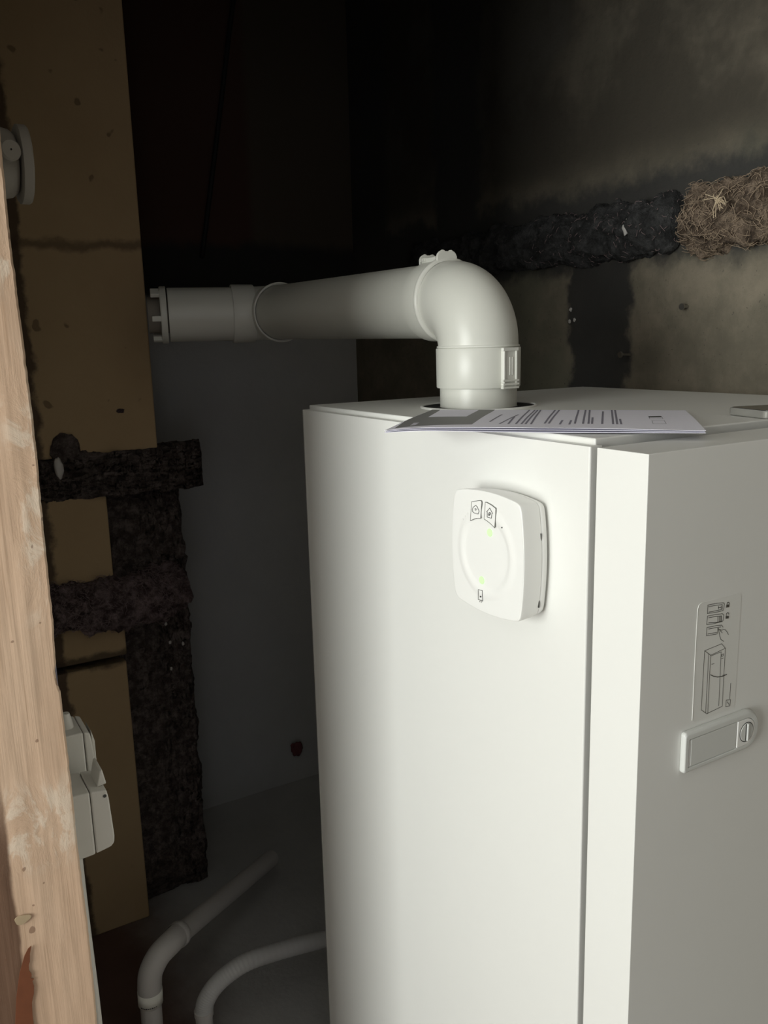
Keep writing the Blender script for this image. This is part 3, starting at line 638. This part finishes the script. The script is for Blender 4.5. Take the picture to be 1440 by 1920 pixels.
def onbook(pts3, m, name, lift, th=.00008, sub=10):   # quad (near-left, far-left, far-right, near-right) printed on the cover
    q = [loc2(p) for p in pts3]; V = []; F = []
    for j in range(sub + 1):
        for i in range(sub + 1):
            a, c = i / sub, j / sub
            u = (q[0][0]*(1-a) + q[3][0]*a)*(1-c) + (q[1][0]*(1-a) + q[2][0]*a)*c; v = (q[0][1]*(1-a) + q[3][1]*a)*(1-c) + (q[1][1]*(1-a) + q[2][1]*a)*c
            u = min(.998, max(.002, u)); v = min(.997, max(.004, v)); p = bp(u, v, 2); p.z += lift; V.append(p)
    for j in range(sub):
        for i in range(sub): k = j*(sub+1) + i; F.append([k, k+1, k+sub+2, k+sub+1])
    return V, F
V, F = onbook(BGREY, 'paper_grey', '', .00042); obj('grey_print_block', V, F, 'paper_grey', book, smooth=True)
V, F = onbook(BWHITE, 'paper', '', .00050); obj('blank_print_panel', V, F, 'paper', book, smooth=True)
mb = MB()
for (a, c) in BARS:
    a = Vector(a); c = Vector(c); w = U * .0011; dash = 8
    V, F = onbook([a - w, c - w, c + w, a + w], '', '', .00046, sub=8); mb.add(V, F)
mb.out('text_lines', 'ink', book, label='grey lines of small print')
mb = MB()
for q in BICON:
    Q = [Vector(p) for p in q]; c = sum(Q, Vector((0, 0))) / 4
    for a, d in zip(Q, Q[1:] + Q[:1]):
        n_ = (c - a).normalized() * .0011; n2 = (c - d).normalized() * .0011
        V, F = onbook([a, a + n_, d + n2, d], '', '', .00046, sub=4); mb.add(V, F)
Q = [Vector(p) for p in BICON[0]]; c = sum(Q, Vector((0, 0))) / 4; mid = [Q[0] * .9 + c * .1, Q[1] * .9 + c * .1, (Q[1] + Q[2]) / 2, (Q[0] + Q[3]) / 2]
V, F = onbook(mid, '', '', .00048, sub=4); mb.add(V, F)
mb.out('printed_icon', 'darkink', book)
mb = MB()   # pale wordmark on the grey block, illegibly small in the photo
o_ = Vector((-.0775, .2600)); d_ = Vector((.0205, .0230)).normalized(); e_ = U
for k, (a0, ln) in enumerate(((0, .0030), (.0045, .0022), (.0078, .0026), (.0115, .0016), (.0140, .0030), (.0180, .0024), (.0215, .0030), (.0255, .0022))):
    A = o_ + d_ * a0; Bp = A + d_ * ln
    V, F = onbook([A, Bp, Bp + e_ * .0062, A + e_ * (.0062 if k % 2 else .0045)], '', '', .00055, sub=3); mb.add(V, F)
mb.out('wordmark', 'paper', book)

# ============================================================= clear edged device lying on the cabinet top
e1 = Vector((-.27, -.963)).normalized(); e2 = Vector((-e1.y, e1.x)); c0 = Vector((.286, .141)); w_, l_, r_ = .068, .15, .009
def rr2(i, z):
    out = []
    for cx, cy, a0 in ((i + r_, i + r_, PI), (w_ - i - r_, i + r_, 1.5 * PI), (w_ - i - r_, l_ - i - r_, 0), (i + r_, l_ - i - r_, .5 * PI)):
        for k in range(9):
            a = a0 + (PI / 2) * k / 8; p = c0 + e1 * (cx + r_ * math.cos(a)) + e2 * (cy + r_ * math.sin(a)); out.append((p.x, p.y, z))
    return out
ph = thing('mobile_phone', 'dark slab with a clear rounded edge at the right of the cabinet top', 'phone', (c0.x, c0.y, 1.3262))
MB().prism(rr2(.0015, 1.3272), (0, 0, .0072)).out('body', 'steel', ph, bevel=.0014, seg=3)
mb = MB(); V = []; prof = [(.0015, 1.3264), (0, 1.3276), (0, 1.3345), (.0006, 1.3354), (.0018, 1.3354), (.0018, 1.3340)]; n_ = 36
for i_, z_ in prof: V += rr2(i_, z_)
F = []
for i in range(len(prof) - 1):
    for k in range(n_): F.append([i*n_ + k, i*n_ + (k+1) % n_, (i+1)*n_ + (k+1) % n_, (i+1)*n_ + k])
F.append(list(range(n_))); mb.add(V, F).out('clear_case', 'clearcase', ph, smooth=False, auto=40)
MB().prism(rr2(.0019, 1.3344), (0, 0, .0014)).out('screen', 'glassblack', ph)

# ============================================================= things on the left wall
lp = thing('round_junction_box', 'round grey plastic box with a rim, high behind the post', 'box', (-.437, .62, 1.636))
MB().lathe([(0, .0395), (.030, .0395), (.040, .0375), (.0455, .033), (.0455, .001)], (-.437, .62, 1.636), (1, 0, 0), 64).out('body', 'box', lp, auto=35)
MB().lathe([(.0475, .001), (.0475, .0415), (.049, .0440), (.0580, .0440), (.0600, .0425), (.0605, .001)], (-.437, .62, 1.636), (1, 0, 0), 72).out('rim', 'box', lp, auto=35)
MB().lathe([(0, .012), (.012, .012), (.0145, .010), (.0145, .001)], (-.405, .583, 1.642), (.25, -1, 0), 32).out('cable_entry', 'box', lp, auto=35)

def device(name, label, y0, y1, z0, z1, seam, front, grp=None, hood=False):
    t = thing(name, label, 'socket', (-.437, (y0 + y1) / 2, z0))
    MB().prism([(-.4365, y0, z0 - .003), (seam, y0, z0), (seam, y0, z1), (-.4365, y0, z1 + .001)], (0, y1 - y0, 0)).out('back_box', 'dev', t, bevel=.0025, seg=3)
    MB().prism([(seam + .0008, y0, z0 + .0005), (front - .006, y0, z0 + .004), (front - .0015, y0, z0 + .009), (front - .0005, y0, z0 + .018), (front - .003, y0, z1 - .016), (front - .005, y0, z1 - .003), (seam + .0008, y0, z1)], (0, y1 - y0, 0)).out('cover', 'dev', t, bevel=.0022, seg=3)
    return t
dA = device('surface_switch', 'upper grey surface-mounted switch box beside the post', .630, .695, .826, .908, -.3800, -.3665)
MB().prism([(-.3675, .645, .842), (-.3635, .645, .852), (-.3632, .645, .885), (-.3672, .645, .902)], (0, .036, 0)).out('rocker', 'dev', dA, bevel=.001)
MB().lathe([(0, .010), (.014, .0075), (.022, .0055), (.022, .001)], (-.396, .66, .907), (0, 0, 1), 24).out('cable_gland', 'dev', dA, auto=40)
dB = device('surface_socket', 'lower grey surface-mounted socket box with a hinged lid', .540, .605, .7785, .866, -.3945, -.3685)
MB().prism([(-.383, .552, .864), (-.3775, .552, .886), (-.3745, .552, .887), (-.3705, .552, .866)], (0, .04, 0)).out('lid_spring', 'dev', dB, bevel=.0015)
MB().lathe([(0, .0001), (0, .0022), (.0006, .0022), (.0006, .0001)], (-.3765, .5400, .856), (0, -1, 0), 16).out('screw_hole', 'slot', dB)
tag(MB().tube(spline([(-.409, .60, .785), (-.4085, .60, .65), (-.4065, .60, .50), (-.4075, .60, .3), (-.4075, .60, 0)], 6), .0068, 16).out('cable_conduit', 'dev', smooth=True), 'thin pale grey conduit running down from the lower socket box', 'conduit')

# ============================================================= drain pipes
pa = thing('drain_pipe', 'grey drain pipe with a white label, leaning up to the right', 'pipe', (-.235, 1.05, 0))
A0 = Vector((-.236, 1.05, 0)); A1 = Vector((-.232, 1.05, .150)); A2 = Vector((-.168, 1.075, .206)); A3 = Vector((.36, 1.68, .100))
A3 = Vector((.230, 1.44, .075))
MB().tube([A0, Vector((-.234, 1.05, .13))], .0215, 40).out('lower_pipe', 'pvc', pa, auto=50)
el = spline([(-.2340, 1.05, .124), (-.2333, 1.05, .138), (-.228, 1.052, .165), (-.208, 1.058, .190), (-.178, 1.072, .198), (-.158, 1.088, .196)], 8)
MB().tube(el, .0245, 40).out('elbow', 'pvc', pa, auto=50)
dirA = (Vector((.204, 1.40, .085)) - Vector((-.160, 1.085, .196))).normalized(); s0 = Vector((-.170, 1.078, .1985))
MB().lathe([(0, .0255), (.004, .027), (.014, .027), (.018, .0255), (.018, .021)], Vector((-.162, 1.085, .197)), dirA, 40).out('socket_bead', 'pvc', pa, auto=40)
MB().tube([s0, s0 + dirA * .47], .0215, 40).out('slanting_pipe', 'pvc', pa, auto=50)
MB().lathe([(.097, .0216), (.097, .0249), (.127, .0251), (.127, .0216)], (-.2360, 1.05, 0), (0.0167, 0, 1), 48).out('label_wrap', 'tape', pa, smooth=True, label='white paper label around the pipe')
mb = MB()
for k in range(9): a = math.radians(-150 + k * 9); p = Vector((-.2345 + .0252 * math.cos(a), 1.05 + .0252 * math.sin(a), .1025)); t_ = Vector((-math.sin(a), math.cos(a), 0)); mb.obox(p, t_ * .0013, Vector((math.cos(a), math.sin(a), 0)) * .0003, Vector((0, 0, .0007 if k % 3 else .0011)))
mb.out('label_print', 'darkink', pa)
hs = thing('flexible_hose', 'grey flexible hose bending up from the floor and behind the cabinet', 'hose', (-.146, .98, 0))
MB().tube([(-.147, .98, 0), (-.146, .98, .083)], .0175, 32).out('standpipe', 'pvc', hs, auto=50)
MB().lathe([(.078, .0175), (.078, .0195), (.089, .0195), (.089, .017)], (-.146, .98, 0), (0, 0, 1), 32).out('hose_clamp', 'pvc', hs, auto=50)
hp = spline([(-.145, .98, .085), (-.141, .98, .105), (-.124, .98, .128), (-.092, .98, .147), (-.039, .98, .158), (.046, .98, .149), (.135, .98, .134), (.243, .98, .115), (.34, .98, .10)], 26)
MB().tube(hp, [.0182 + .0003 * math.sin(i * 1.6) for i in range(len(hp))], 32).out('hose', 'hose', hs, smooth=True)
